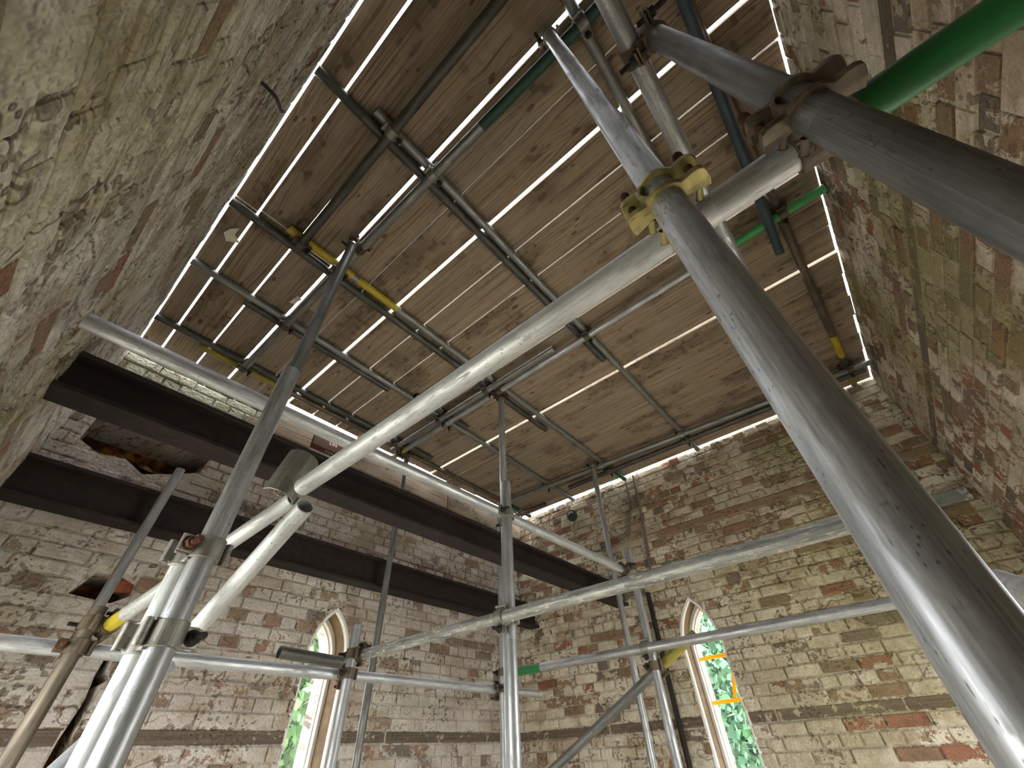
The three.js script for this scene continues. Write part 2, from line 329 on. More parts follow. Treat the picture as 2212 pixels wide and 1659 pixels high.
function makeWindow(W, n, label, tapes) {
  const G = new THREE.Group(); G.position.copy(W.group.position); G.quaternion.copy(W.group.quaternion);
  add(G, 'window_' + n, label, 'window', null, 'structure');
  const w = W.win[1];
  part(G, 'arris', ring(W, w + 0.02, w - 0.012, 0.014, -0.01, -0.03, 0.004), whitePaint, 'white limewashed edge of the opening');
  part(G, 'reveal_lining', ring(W, w + 0.012, w - 0.004, 0.008, -0.004, -0.16, -0.034), brownReveal, 'brown lining of the reveal');
  part(G, 'frame', ring(W, w + 0.012, w - 0.044, 0.008, -0.045, -0.24, -0.165), whitePaint, 'white stone frame');
  part(G, 'frame_bead', ring(W, w - 0.042, w - 0.056, -0.044, -0.056, -0.225, -0.205), whitePaint);
  const s = lancet(W.win[0], w - 0.05, W.win[2] + 0.004, W.win[3], W.win[4] - 0.05);
  const pg = new THREE.ExtrudeGeometry(s, { depth: 0.004, bevelEnabled: false, curveSegments: 10 }); pg.translate(0, 0, -0.216);
  part(G, 'pane', pg, pane);
  for (const [u, h, L, a] of tapes) part(G, 'tape_strip', moved(chamferBox(L, 0.026, 0.003, 0.0008), u, h, -0.2035, 0, 0, a), orangeTape, 'orange strip across the pane');
}
makeWindow(WALLS[0], 1, 'narrow pointed window with green trees behind, below the steel beams', []);
makeWindow(WALLS[1], 2, 'narrow pointed window with orange strips in the right-hand brick wall', [[-1.318, Hh(0.575), 0.262, 0.03], [-1.318, Hh(0.28), 0.262, 0.02], [-1.235, Hh(0.39), 0.19, 1.28]]);

// ---------------------------------------------------------------- steel beams
const beamMat = (() => { const t = speck([22, 18, 18], [50, 36, 32], 1.2); t.repeat.set(2, 2); return std({ map: t, roughness: 0.75, metalness: 0.25 }); })();
function steelBeam(X, z0, z1, w, label) {
  const G = new THREE.Group(); G.position.copy(V(X, (YB + YC) / 2, z0));
  add(G, 'steel_beam', label, 'beam', 'rusty floor beams');
  const L = YB - YC + 0.16, D = z1 - z0, tf = 0.02;
  part(G, 'bottom_flange', moved(chamferBox(w, tf, L, 0.003), 0, tf / 2, 0), beamMat, 'red-brown rusty flange');
  part(G, 'web', moved(chamferBox(0.012, D - 2 * tf, L, 0.001), 0, D / 2, 0), beamMat);
  part(G, 'top_flange', moved(chamferBox(w, tf, L, 0.003), 0, D - tf / 2, 0), beamMat);
}
steelBeam(-1.95, 1.04, 1.21, 0.13, 'upper dark rusty steel beam, nearer of the two');
steelBeam(-3.03, 1.035, 1.25, 0.12, 'lower dark rusty steel beam close to the back wall');

// ---------------------------------------------------------------- deck boards
const boardMat = (() => {
  const w = 2048, h = 1024, N = 8, bh = h / N, bmp = new Uint8Array(w * h * 4);
  const r = rng(9), strips = [];
  for (let s = 0; s < N; s++) { const kn = []; for (let i = 0; i < 9; i++) kn.push([r() * w, (0.12 + 0.76 * r()) * bh, 5 + r() * 9]); strips.push({ kn, tone: r(), q: r() * 50 }); }
  const t = tex(w, h, (d) => {
    for (let j = 0; j < h; j++) {
      const s = Math.floor(j / bh), S = strips[s], v = j - s * bh;
      for (let i = 0; i < w; i++) {
        let vv = v; let kd = 9;
        for (const [kx, ky, kr] of S.kn) { const dx = Math.min(Math.abs(i - kx), w - Math.abs(i - kx)), dy = v - ky, e = Math.exp(-(dx * dx / (kr * kr * 30) + dy * dy / (kr * kr * 6))); vv += Math.sign(dy || 1) * e * kr * 0.9; kd = Math.min(kd, Math.hypot(dx * 0.45, dy) / kr); }
        const x = i / w * 4, y = vv / bh * 0.225;
        const g1 = fbm(x * 2.2 + S.q, y * 190 + S.q, 3), g2 = noise(x * 14 + S.q, y * 700), wob = fbm(x * 1.1 + S.q, y * 14, 3), st = fbm(x * 3 + S.q + 7, v / bh * 1.6 + S.q, 4);
        let c = mix3([168, 150, 126], [120, 102, 82], clamp(g1 * 1.3 - 0.2));
        c = mix3(c, [136, 126, 112], 0.45 * clamp(wob * 1.6 - 0.4) + 0.2 * S.tone);
        c = mix3(c, [92, 77, 60], 0.55 * sm(0.5, 0.78, st));
        c = mix3(c, [80, 66, 52], 0.3 * sm(0.62, 0.85, g2) + 0.45 * sm(0.68, 0.75, g1));
        c = mix3(c, [82, 58, 42], 0.7 * sm(0.62, 0.3, kd));
        const blot = sm(0.7, 0.76, noise(x * 30 + S.q, v / bh * 8 + S.q * 3)) * sm(0.5, 0.7, st);
        c = mix3(c, [62, 52, 42], 0.4 * blot);
        const o = (j * w + i) * 4; d[o] = c[0]; d[o + 1] = c[1]; d[o + 2] = c[2]; d[o + 3] = 255;
        bmp[o] = bmp[o + 1] = bmp[o + 2] = 255 * clamp(0.55 - 0.4 * (g1 - 0.5) - 0.25 * (g2 - 0.5)); bmp[o + 3] = 255;
      }
    }
  }, true);
  return std({ map: t, bumpMap: tex(w, h, (d) => d.set(bmp), false), bumpScale: 0.0025, roughness: 0.9 });
})();
const ends = new THREE.MeshStandardMaterial({ color: 0x8d8f8c, metalness: 0.8, roughness: 0.5 });
{
  const r = rng(31), pitch = 0.2293, Y0 = -0.1219;
  const gap = { 0: 0.013, 1: 0.011, 2: 0.019, 3: 0.005, 4: 0.022, 5: 0.010, 6: 0.010, 7: 0.0015, 8: 0.019, 9: 0.0015, 10: 0.006, 11: 0.028, 12: 0.007 };
  const ord = ['first', 'second', 'third', 'fourth', 'fifth', 'sixth', 'seventh', 'eighth', 'ninth', 'tenth', 'eleventh', 'twelfth', 'thirteenth', 'fourteenth', 'fifteenth', 'sixteenth', 'seventeenth', 'eighteenth', 'last'];
  const seam = (k) => Y0 + k * pitch;
  function board(ya, yb, xa, xb, label, i, taper = 0) {
    const L = xb - xa, wdt = yb - ya, th = 0.038, g = chamferBox(L, th, wdt, 0.003);
    const p = g.attributes.position, uv = g.attributes.uv, s = i % 8, off = (i * 0.37) % 1, n = g.attributes.normal;
    for (let k = 0; k < p.count; k++) {
      const flip = i % 3 === 1 ? -1 : 1, side = Math.abs(n.getY(k)) < 0.5;
      uv.setXY(k, off + flip * p.getX(k) / 4, (s + 0.5 + clamp((side ? p.getY(k) * 1.5 + p.getZ(k) * 0.2 : p.getZ(k)) / 0.232, -0.49, 0.49)) / 8);
    }
    if (taper) for (let k = 0; k < p.count; k++) if (p.getZ(k) < 0) p.setZ(k, p.getZ(k) - taper * clamp(p.getX(k) / L + 0.5));
    const m = mesh('scaffold_board', g, boardMat, label, 'board', 'wooden boards of the scaffold deck');
    m.position.copy(V((xa + xb) / 2, (ya + yb) / 2, DECK + 0.006 + th / 2));
    m.rotation.y = (r() - 0.5) * 0.0016;
    return m;
  }
  let id = 0;
  for (let k = 0; k <= 18; k++) {
    const a = k === 0 ? -0.246 : seam(k - 1) + (gap[k - 1] ?? 0.001) / 2, b = k === 18 ? 3.932 : seam(k) - (gap[k] ?? 0.001) / 2;
    if (b - a < 0.03) continue;
    const xa = (k <= 4 ? -3.175 : -3.105) + (r() - 0.5) * 0.03, xb = XD - 0.003 - r() * 0.014;
    if (k <= 2) {
      const cut = -1.66 + (k === 1 ? 0.02 : 0);
      const k1 = k === 1 ? 0.0045 : 0;
      board(a, b, xa, cut - 0.004, `dark short deck board above the beams, ${ord[k]} from the left wall`, id++);
      board(a - (k === 2 ? 0.0045 : 0), b + k1, cut + 0.004, xb, `greyish deck board towards the camera, ${ord[k]} from the left wall`, id++);
    } else board(a, b, xa, xb, `weathered brown deck board, ${ord[k]} from the left wall`, id++, k === 18 ? 0.055 : 0);
  }
}

// ---------------------------------------------------------------- scaffold tubes
const zinc = (c0, c1, rough, metal, seed, spl = 0.0) => {
  const n = 512, rt = new Uint8Array(n * n * 4);
  const t = tex(n, n, (d) => {
    for (let j = 0; j < n; j++) for (let i = 0; i < n; i++) {
      // u runs round the tube, v along it (1 tile = 0.152 m round, 1 m along)
      const a = fbm(i / 60 + seed, j / 50, 4), st = fbm(i / 5 + seed, j / 160, 3), s = noise(i / 3, j / 5 + seed);
      let c = mix3(c0, c1, clamp(a * 1.5 - 0.3 + (st - 0.5) * 0.9));
      const dirt = sm(0.6, 0.8, fbm(i / 22 + 9 + seed, j / 22, 4));
      c = mix3(c, [112, 106, 94], dirt * 0.3);
      const sc = sm(0.86, 0.93, noise(i / 9 + seed * 3, j / 1.6)) * sm(0.55, 0.7, noise(i / 60, j / 40 + seed));
      c = mix3(c, [70, 66, 60], sc * 0.6);
      const w = spl * sm(0.66, 0.72, fbm(i / 16 + 31, j / 13 + seed, 3));
      c = mix3(c, [206, 200, 186], w * 0.7);
      const k = 0.94 + 0.12 * s, o = (j * n + i) * 4; d[o] = clamp(c[0] * k, 0, 255); d[o + 1] = clamp(c[1] * k, 0, 255); d[o + 2] = clamp(c[2] * k, 0, 255); d[o + 3] = 255;
      const rr = clamp(rough + 0.25 * (a - 0.5) + 0.2 * dirt + 0.25 * w + 0.15 * (s - 0.5));
      rt[o] = 255; rt[o + 1] = 255 * rr; rt[o + 2] = 255 * clamp(metal - 0.5 * dirt - 0.6 * w); rt[o + 3] = 255;
    }
  }, true);
  const m = tex(n, n, (d) => d.set(rt), false);
  return std({ map: t, roughnessMap: m, metalnessMap: m, roughness: 1, metalness: 1 });
};
const M = {
  galv: zinc([172, 174, 175], [132, 134, 135], 0.44, 0.65, 1),
  bright: zinc([198, 201, 203], [152, 155, 158], 0.42, 0.68, 7),
  pale: zinc([204, 207, 207], [170, 174, 175], 0.52, 0.6, 13, 0.3),
  dull: zinc([126, 127, 124], [94, 95, 92], 0.5, 0.6, 19),
  brown: zinc([120, 110, 96], [84, 76, 66], 0.55, 0.65, 23),
  mid: zinc([150, 152, 150], [112, 114, 112], 0.46, 0.62, 53),  // backlit shade under the deck put into a darker galvanised grey
  dark: zinc([92, 92, 88], [64, 64, 60], 0.5, 0.5, 59),
  dirty: zinc([168, 170, 166], [120, 122, 118], 0.5, 0.7, 29, 1),
};
const paint = (hex, rough = 0.5) => { const c = new THREE.Color(hex), b = [c.r, c.g, c.b].map((x) => 255 * Math.pow(x, 1 / 2.2)); return std({ map: speck(b.map((x) => x * 0.78), b, 1.2, 256), roughness: rough, metalness: 0.05 }); };
const PAINT = { green: paint(0x1f7a3c), darkgreen: paint(0x1d4a3a, 0.55), lime: paint(0x4fae62), yellow: paint(0xc4b02c), mustard: paint(0x9b8f35, 0.6), blue: paint(0x31444d, 0.55) };
const RT = 0.02415;
function tubeGeo(L, r = RT, wall = 0.004, seg = 36) {
  const P = [], N = [], U = [], I = [];
  const strip = (r0, y0, r1, y1, nr, ny) => {
    const b = P.length / 3;
    for (let i = 0; i <= seg; i++) { const a = i / seg * Math.PI * 2, c = Math.cos(a), s = Math.sin(a); P.push(c * r0, y0, s * r0, c * r1, y1, s * r1); N.push(c * nr, ny, s * nr, c * nr, ny, s * nr); U.push(i / seg, y0, i / seg, y1 + (y0 === y1 ? 0.01 : 0)); }
    for (let i = 0; i < seg; i++) { const k = b + i * 2; I.push(k, k + 1, k + 2, k + 1, k + 3, k + 2); }
  };
  strip(r, 0, r, L, 1, 0); strip(r, L, r - wall, L, 0, 1); strip(r - wall, L, r - wall, 0, -1, 0); strip(r - wall, 0, r, 0, 0, -1);
  const g = new THREE.BufferGeometry();
  g.setAttribute('position', new THREE.Float32BufferAttribute(P, 3)); g.setAttribute('normal', new THREE.Float32BufferAttribute(N, 3)); g.setAttribute('uv', new THREE.Float32BufferAttribute(U, 2)); g.setIndex(I);
  return g;
}
const YUP = new THREE.Vector3(0, 1, 0), TUBES = {};
// bands: [from, to, paint, label] in metres along the tube
function tube(id, a, b, mat, label, bands = []) {
  const A = V(...a), B = V(...b), L = A.distanceTo(B), dir = B.clone().sub(A).normalize();
  const G = new THREE.Group(); G.position.copy(A); G.quaternion.setFromUnitVectors(YUP, dir);
  add(G, 'scaffold_tube', label, 'tube', 'steel scaffold tubes');
  const g = tubeGeo(L); { const uv = g.attributes.uv, s = TUBES.count = (TUBES.count || 0) + 1; for (let i = 0; i < uv.count; i++) uv.setXY(i, uv.getX(i) + s * 0.31, uv.getY(i) + s * 0.47); }
  part(G, 'barrel', g, M[mat]);
  for (const [p, q, m, l] of bands) { const bg = tubeGeo(q - p, RT + 0.0006, 0.0005, 36); bg.translate(0, p, 0); part(G, 'paint_band', bg, PAINT[m], l); }
  TUBES[id] = { A, B, dir, L };
  return G;
}
const zT = 2.2755, zL = 2.2755 - 0.053;
// cross tubes straight under the boards, from the beam wall towards the camera
tube('T5a', [-2.834, -0.245, zT], [-2.832, 2.18, zT], 'dark', 'dark cross tube under deck nearest the beam wall');
tube('T5b', [-2.905, 0.046, zT], [-2.948, 3.93, zT], 'brown', 'cross tube with worn yellow start at deck edge by the beam wall', [[0, 0.62, 'mustard', 'worn yellow paint'], [3.45, 3.88, 'darkgreen', 'dark green painted end']]);
tube('T4a', [-2.218, -0.245, zT], [-2.298, 3.96, zT], 'mid', 'long grey cross tube under deck, second row from beam wall');
tube('T4b', [-2.285, 0.093, zT], [-2.302, 1.253, zT], 'dark', 'short dark cross tube lapped beside second-row grey tube');
tube('T4c', [-2.198, 1.45, zT], [-2.205, 2.06, zT], 'dark', 'stub of cross tube beside second-row tube at the ledger');
tube('T3a', [-1.687, -0.245, zT], [-1.688, 2.6, zT], 'dark', 'dark cross tube from left wall beside the yellow tube');
tube('T3b', [-1.601, 0.035, zT], [-1.60, 3.96, zT], 'mid', 'cross tube with bright yellow bands and green far end', [[0, 0.42, 'yellow', 'worn yellow paint'], [0.46, 0.76, 'yellow', 'worn yellow paint'], [3.42, 3.925, 'darkgreen', 'dark green painted end']]);
tube('T1a', [-0.817, -0.245, zT], [-0.801, 2.18, zT], 'dark', 'dark cross tube from left wall, third row from beam wall');
tube('T1b', [-0.752, 0.018, zT], [-0.747, 3.96, zT], 'mid', 'grey cross tube reaching window wall, third row from beam wall');
tube('U1', [0.162, -0.2, zT], [0.155, 3.9, zT], 'mid', 'cross tube under deck passing just behind the near standard');
tube('T0a', [0.5, -0.2, zT], [0.669, 3.934, zT], 'brown', 'brownish cross tube under deck near the right wall', [[3.36, 3.66, 'yellow', 'yellow paint'], [3.86, 4.12, 'mustard', 'worn yellow end']]);
tube('T0b', [0.505, 0.0, zL - 0.052], [0.495, 2.034, zL - 0.052], 'dull', 'blue painted tube hanging below the right-hand cross tube', [[0.001, 2.03, 'blue', 'dark blue paint']]);
// ledgers along the boards
tube('L1', [0.74, 0.11, zL], [-1.62, 0.129, zL], 'dark', 'dark ledger tube below the deck nearest the left wall');
tube('L2', [0.79, 0.402, zL], [-2.88, 0.352, zL], 'mid', 'grey ledger tube along bright deck gap with dark green part', [[0.32, 1.2, 'darkgreen', 'dark green paint']]);
tube('L3', [0.80, 1.832, zL], [-3.02, 1.856, zL], 'bright', 'scratched bright ledger tube with light green right end', [[0.0, 0.62, 'lime', 'light green paint'], [3.6, 3.82, 'yellow', 'yellow paint']]);
tube('L3u', [-0.997, 1.774, zL], [-2.92, 1.772, zL], 'mid', 'shorter open-ended ledger beside scratched bright ledger');
tube('L4', [0.80, 3.62, zL], [-2.9, 3.355, zL], 'mid', 'grey ledger under deck parallel to the window wall');
tube('L5', [0.75, 3.685, zL], [-2.112, 3.592, zL], 'dark', 'dark ledger under deck nearest the window wall');
tube('L6', [-2.55, 3.72, zL], [-3.15, 3.70, zL], 'brown', 'short tube at deck corner above the far beam ends');
// near frame round the camera
tube('S1', [0.0195, 0.352, -EYE], [0.036, 0.335, 2.21], 'bright', 'large bright vertical standard crossing the right half of view');
tube('D1', [0.213, 0.357, -EYE], [0.213, 0.357, 1.335], 'dull', 'thick dull grey standard leaving the upper right edge');
tube('D2', [0.74, 0.411, 0.598], [-1.105, 0.411, 0.589], 'pale', 'long pale ledger crossing the middle, green beyond the clamp', [[0.002, 0.475, 'green', 'deep green paint']]);
tube('U2', [0.160, -0.2, 1.272], [0.160, 1.95, 1.272], 'galv', 'mottled grey tube rising to the top edge behind near standard');
tube('S2l', [-1.071, 0.249, -EYE], [-1.071, 0.249, 0.911], 'galv', 'thick left standard with shiny lower half');
tube('S2u', [-1.372, 0.333, -EYE], [-1.372, 0.322, 2.192], 'dull', 'dark blue-grey standard reaching the ledger at upper left');
tube('S2b', [-1.135, 0.236, -EYE], [-1.135, 0.236, 0.385], 'pale', 'pale lapped standard on the left side of thick left standard');
tube('P3', [-1.262, 0.455, 0.627], [-2.242, 0.318, 0.408], 'pale', 'pale ledger behind left standard with yellow end', [[0.865, 1.01, 'yellow', 'yellow painted end']]);
tube('P2', [-1.49, 0.413, 0.312], [-1.033, 0.407, 0.505], 'pale', 'short pale slanting tube with open upper end');
tube('H8', [-1.3, 0.072, -0.257], [-2.17, 0.555, 0.307], 'pale', 'pale slanting brace low behind the left standard');
tube('Tn', [-1.272, -0.215, 0.9], [-1.236, 2.66, 0.9], 'bright', 'long shiny ledger over the upper beam from left wall');
tube('E1', [0.265, 1.764, 0.312], [0.17, 0.94, 0.125], 'pale', 'pale tube end at the lower right edge');
// middle and far standards
tube('S3a', [-1.23, 1.448, -EYE], [-1.23, 1.448, 1.07], 'galv', 'thick central standard with flat top below the deck');
tube('S3b', [-1.645, 1.91, -EYE], [-1.645, 1.91, 2.2], 'bright', 'thin central standard reaching the deck behind thick one');
tube('S3c', [-2.195, 2.49, -EYE], [-2.195, 2.49, 1.6], 'galv', 'thin standard in the far corner beside the central standard');
tube('S4l', [-2.2, 0.27, -EYE], [-2.2, 0.27, 0.47], 'brown', 'lower standard at the left edge with bright stripe');
tube('S4u', [-2.885, 0.345, -EYE], [-2.885, 0.345, 1.37], 'galv', 'thin free-ended standard at left in front of lower beam');
tube('S5', [-2.89, 1.925, -EYE], [-2.89, 1.925, 2.2], 'dull', 'dark standard passing behind the upper steel beam');
tube('S6', [-2.2, 1.335, -EYE], [-2.2, 1.335, 0.56], 'galv', 'short-topped standard standing before the left window');
tube('S7', [-1.665, 3.365, -EYE], [-1.665, 3.365, 2.2], 'galv', 'thin standard reaching deck left of right-hand window');
tube('S8', [-1.17, 2.632, -EYE], [-1.17, 2.632, 1.015], 'galv', 'free-topped standard between thin standard and right-hand window');
// lower ledgers and brace
tube('H2', [0.08, 1.392, 0.428], [-2.78, 1.388, 0.432], 'dirty', 'splashed ledger running across the lower middle of view');
tube('H3', [0.10, 2.562, 0.437], [-2.2, 2.562, 0.441], 'galv', 'thin lower ledger crossing the right-hand window, green left end', [[2.02, 2.29, 'green', 'green painted end']]);
tube('H4', [-2.25, -0.22, 0.345], [-2.252, 2.97, 0.352], 'bright', 'shiny lower ledger running along the beam wall');
tube('H5', [-2.14, 0.938, 0.391], [-2.14, 1.25, 0.378], 'dark', 'short dark stub across the left window');
tube('H6', [-0.915, 2.705, 0.489], [-2.55, 2.705, -0.325], 'dull', 'slanting brace with yellow upper end beside right-hand window', [[0.0, 0.3, 'mustard', 'worn yellow paint']]);

// ---------------------------------------------------------------- couplers
const CM = {
  zinc: zinc([150, 148, 140], [112, 110, 102], 0.5, 0.7, 41), gold: zinc([178, 168, 112], [128, 118, 72], 0.45, 0.7, 43), old: zinc([112, 100, 84], [72, 62, 50], 0.6, 0.5, 47), rust: std({ map: speck([58, 38, 28], [106, 70, 46], 1.5, 256), roughness: 0.85, metalness: 0.3 }), black: std({ map: speck([30, 28, 28], [56, 52, 50], 1.5, 256), roughness: 0.7, metalness: 0.4 }),
};
// a curved band round a tube along local x; arc leaves the opening at +y side
function bandGeo(width, r0, r1, a0, a1) {
  const s = new THREE.Shape(), n = 18;
  for (let i = 0; i <= n; i++) { const a = a0 + (a1 - a0) * i / n; s[i ? 'lineTo' : 'moveTo'](Math.cos(a) * r1, Math.sin(a) * r1); }
  for (let i = n; i >= 0; i--) { const a = a0 + (a1 - a0) * i / n; s.lineTo(Math.cos(a) * r0, Math.sin(a) * r0); }
  s.closePath();
  const g = new THREE.ExtrudeGeometry(s, { depth: width, bevelEnabled: true, bevelSize: 0.0012, bevelThickness: 0.0012, bevelSegments: 1 });
  g.translate(0, 0, -width / 2); g.rotateY(Math.PI / 2); return g; // shape x -> -z , shape y -> y, depth -> x
}
const CG = (() => {
  const r0 = RT + 0.0005, r1 = RT + 0.0055;
  const saddle = merged([bandGeo(0.05, r0, r1, 0, Math.PI), moved(chamferBox(0.042, 0.006, 0.03, 0.0015), 0, 0.003, r1 + 0.012), moved(chamferBox(0.042, 0.006, 0.02, 0.0015), 0, 0.003, -r1 - 0.008)]);
  const flap = merged([bandGeo(0.042, r0, r1, Math.PI, Math.PI * 2), moved(chamferBox(0.034, 0.006, 0.032, 0.0015), 0, -0.006, r1 + 0.013), moved(new THREE.CylinderGeometry(0.0075, 0.0075, 0.046, 14), 0, -0.002, -r1 - 0.012, 0, 0, Math.PI / 2)]);
  const bolt = moved(new THREE.CylinderGeometry(0.006, 0.006, 0.072, 14), 0, -0.014, r1 + 0.013);
  const thr = []; for (let i = 0; i < 7; i++) thr.push(moved(new THREE.TorusGeometry(0.0062, 0.0008, 5, 12), 0, -0.03 - i * 0.0028, r1 + 0.013, Math.PI / 2));
  const nut = merged([moved(new THREE.CylinderGeometry(0.0115, 0.0115, 0.012, 6), 0, -0.016, r1 + 0.013), moved(new THREE.CylinderGeometry(0.015, 0.015, 0.003, 16), 0, -0.0095, r1 + 0.013)]);
  return { saddle, flap, bolt: merged([bolt, ...thr]), nut, block: merged([chamferBox(0.046, 0.012, 0.046, 0.002), moved(new THREE.CylinderGeometry(0.009, 0.009, 0.014, 14), 0, 0, 0)]) };
})();
function half(G, at, axis, toward, m, bm, flip) {
  const x = axis.clone().normalize(), y = toward.clone().addScaledVector(x, -toward.dot(x)).normalize();
  if (flip) x.negate();
  const z = x.clone().cross(y), q = new THREE.Quaternion().setFromRotationMatrix(new THREE.Matrix4().makeBasis(x, y, z));
  for (const [n, g, mm] of [['saddle', CG.saddle, m], ['flap', CG.flap, m], ['bolt', CG.bolt, bm], ['nut', CG.nut, bm]]) { const p = part(G, n, g, mm); p.position.copy(at).sub(G.position); p.quaternion.copy(q); }
}
const SIDE = [false, false];
function closest(a, b) {
  const w = a.A.clone().sub(b.A), d = a.dir.dot(b.dir), k = 1 - d * d, p = w.dot(a.dir), q = w.dot(b.dir);
  const s = k < 1e-4 ? 0 : (d * q - p) / k, t = k < 1e-4 ? q : (q - d * p) / k;
  return [a.A.clone().addScaledVector(a.dir, s), b.A.clone().addScaledVector(b.dir, t)];
}
function coupler(i, j, label, { m = 'zinc', bm = 'black', f1 = false, f2 = false, z = null, along = null } = {}) {
  const a = TUBES[i], b = TUBES[j]; let [p, q] = closest(a, b);
  if (along !== null) { p = a.A.clone().addScaledVector(a.dir, along); const t = p.clone().sub(b.A).dot(b.dir); q = b.A.clone().addScaledVector(b.dir, t); }
  const G = new THREE.Group(); G.position.copy(p).add(q).multiplyScalar(0.5);
  add(G, 'scaffold_coupler', label, 'coupler', 'scaffold couplers');
  const d = q.clone().sub(p);
  half(G, p, a.dir, d, CM[m], CM[bm], f1); half(G, q, b.dir, d.clone().negate(), CM[m], CM[bm], f2);
  const blk = part(G, 'pivot_block', CG.block, CM[m]);
  const y = d.clone().normalize(), x = a.dir.clone().addScaledVector(y, -a.dir.dot(y)).normalize(), zz = x.clone().cross(y);
  blk.quaternion.setFromRotationMatrix(new THREE.Matrix4().makeBasis(x, y, zz));
  blk.scale.set(1, Math.max(0.5, (d.length() - 0.0435) / 0.012), 1);
  return G;
}
// big right-angle couplers close to the camera: two yokes round the upright, bolts beside it, a saddle under the ledger
function bigCoupler(up, led, label, m, bm, sides) {
  const a = TUBES[up], b = TUBES[led], [p, q] = closest(a, b);
  const G = new THREE.Group(); G.position.copy(p); add(G, 'scaffold_coupler', label, 'coupler', 'scaffold couplers');
  const r0 = RT + 0.0005, r1 = RT + 0.007, z0 = p.z - q.z; // ledger lies at -z
  const yoke = (y, tilt) => {
    const s = new THREE.Shape(), n = 40;
    for (let i = 0; i <= n; i++) { const t = -0.25 + (Math.PI + 0.5) * i / n, k = r1 + 0.027 * sm(0.80, 0.97, Math.abs(Math.cos(t))); s[i ? 'lineTo' : 'moveTo'](Math.cos(t) * k, Math.sin(t) * k); }
    for (let i = n; i >= 0; i--) { const t = -0.25 + (Math.PI + 0.5) * i / n; s.lineTo(Math.cos(t) * r0, Math.sin(t) * r0); }
    s.closePath();
    const g = new THREE.ExtrudeGeometry(s, { depth: 0.007, bevelEnabled: true, bevelSize: 0.0012, bevelThickness: 0.0012, bevelSegments: 2 });
    g.translate(0, 0, -0.0035); g.rotateX(Math.PI / 2); g.scale(1, 1, 1);
    return moved(g, 0, y, 0, tilt, 0, 0);
  };
  part(G, 'upper_yoke', yoke(0.019, -0.1), m);
  part(G, 'lower_yoke', yoke(-0.021, 0.2), m);
  part(G, 'back_saddle', merged([moved(bandGeo(0.05, r0, r0 + 0.004, 0, Math.PI), 0, 0, 0, -Math.PI / 2, 0, Math.PI / 2).clone(), moved(chamferBox(0.05, 0.05, 0.006, 0.0015), 0, 0, -z0 / 2)]), m);
  part(G, 'ledger_band', moved(bandGeo(0.046, r0, r0 + 0.0045, -0.4, Math.PI + 0.4), 0, 0, -z0, Math.PI, 0, 0), m);
  part(G, 'ledger_band', moved(bandGeo(0.04, r0, r0 + 0.0045, -0.2, Math.PI + 0.2), 0, 0, -z0), m);
  for (const sd of sides) {
    const x = sd * (r1 + 0.014);
    const thr = []; for (let i = 0; i < 10; i++) thr.push(moved(new THREE.TorusGeometry(0.0066, 0.0009, 6, 14), x, 0.04 + i * 0.0026, 0.004, Math.PI / 2));
    part(G, 'bolt', merged([moved(new THREE.CylinderGeometry(0.0062, 0.0062, 0.092, 16), x, 0.022, 0.004), ...thr]), bm);
    part(G, 'nut', merged([moved(new THREE.CylinderGeometry(0.0118, 0.0118, 0.012, 6), x, 0.0335, 0.004), moved(new THREE.CylinderGeometry(0.0155, 0.0155, 0.003, 20), x, 0.027, 0.004)]), bm);
  }
  for (const [x, y] of [[-0.036, -0.004], [0.038, -0.002], [-0.03, -0.044]]) {
    const e = new THREE.Shape(); e.absarc(0, 0, 0.0125, 0, 6.2832); const h = new THREE.Path(); h.absarc(0, 0, 0.006, 0, 6.2832, true); e.holes.push(h);
    const g = new THREE.ExtrudeGeometry(e, { depth: 0.02, bevelEnabled: true, bevelSize: 0.001, bevelThickness: 0.001, bevelSegments: 1, curveSegments: 16 });
    part(G, 'hinge_eye', moved(g, x, y - 0.012, -z0 * 0.45, 0, 0.3, 0), m);
  }
}
bigCoupler('S1', 'D2', 'large gold-zinc coupler with rusty bolts on the near standard', CM.gold, CM.rust, [-1, 1]);
bigCoupler('D1', 'D2', 'large grimy coupler where pale ledger turns green', CM.old, CM.rust, [-1]);
coupler('D1', 'U2', 'old brown coupler at top of dull grey standard', { m: 'old', bm: 'black' });
coupler('S1', 'L2', 'coupler at head of the large bright standard', { bm: 'black' });
coupler('L2', 'U1', 'long grey coupler at top edge on green ledger', { bm: 'black' });
coupler('L2', 'T1b', 'coupler on bright deck gap ledger at third-row tube');
coupler('L1', 'T1b', 'coupler joining dark ledger to third-row grey tube');
coupler('L1', 'T3b', 'coupler at end of dark ledger beside yellow band', { m: 'old' });
coupler('L2', 'T3b', 'coupler between the two bright yellow bands', { m: 'old' });
coupler('S2u', 'L2', 'coupler at head of the blue-grey left standard', { m: 'old', bm: 'black' });
coupler('L2', 'T4a', 'hanging coupler where grey ledger meets second-row tube', { m: 'old' });
coupler('L2', 'T5a', 'coupler at end of grey ledger near beam wall', { m: 'old' });
coupler('L3', 'T1b', 'coupler on scratched ledger at third-row tube', { m: 'old' });
coupler('L3', 'T3b', 'coupler on scratched ledger above central standard', { m: 'old', bm: 'rust' });
coupler('L3u', 'T3a', 'coupler on open-ended ledger above central standard', { m: 'old' });
coupler('L3', 'T4a', 'coupler on scratched ledger at second-row tube');
coupler('L3u', 'T4a', 'coupler on open-ended ledger at second-row tube', { m: 'old' });
coupler('L3', 'T5b', 'coupler on the yellow end of scratched ledger', { m: 'old' });
coupler('L3u', 'T5a', 'coupler at far end of open-ended ledger', { m: 'old' });
coupler('S3b', 'L3', 'coupler at head of thin central standard', { m: 'old', bm: 'rust' });
coupler('S5', 'L3', 'coupler at head of dark standard behind steel beam', { m: 'old' });
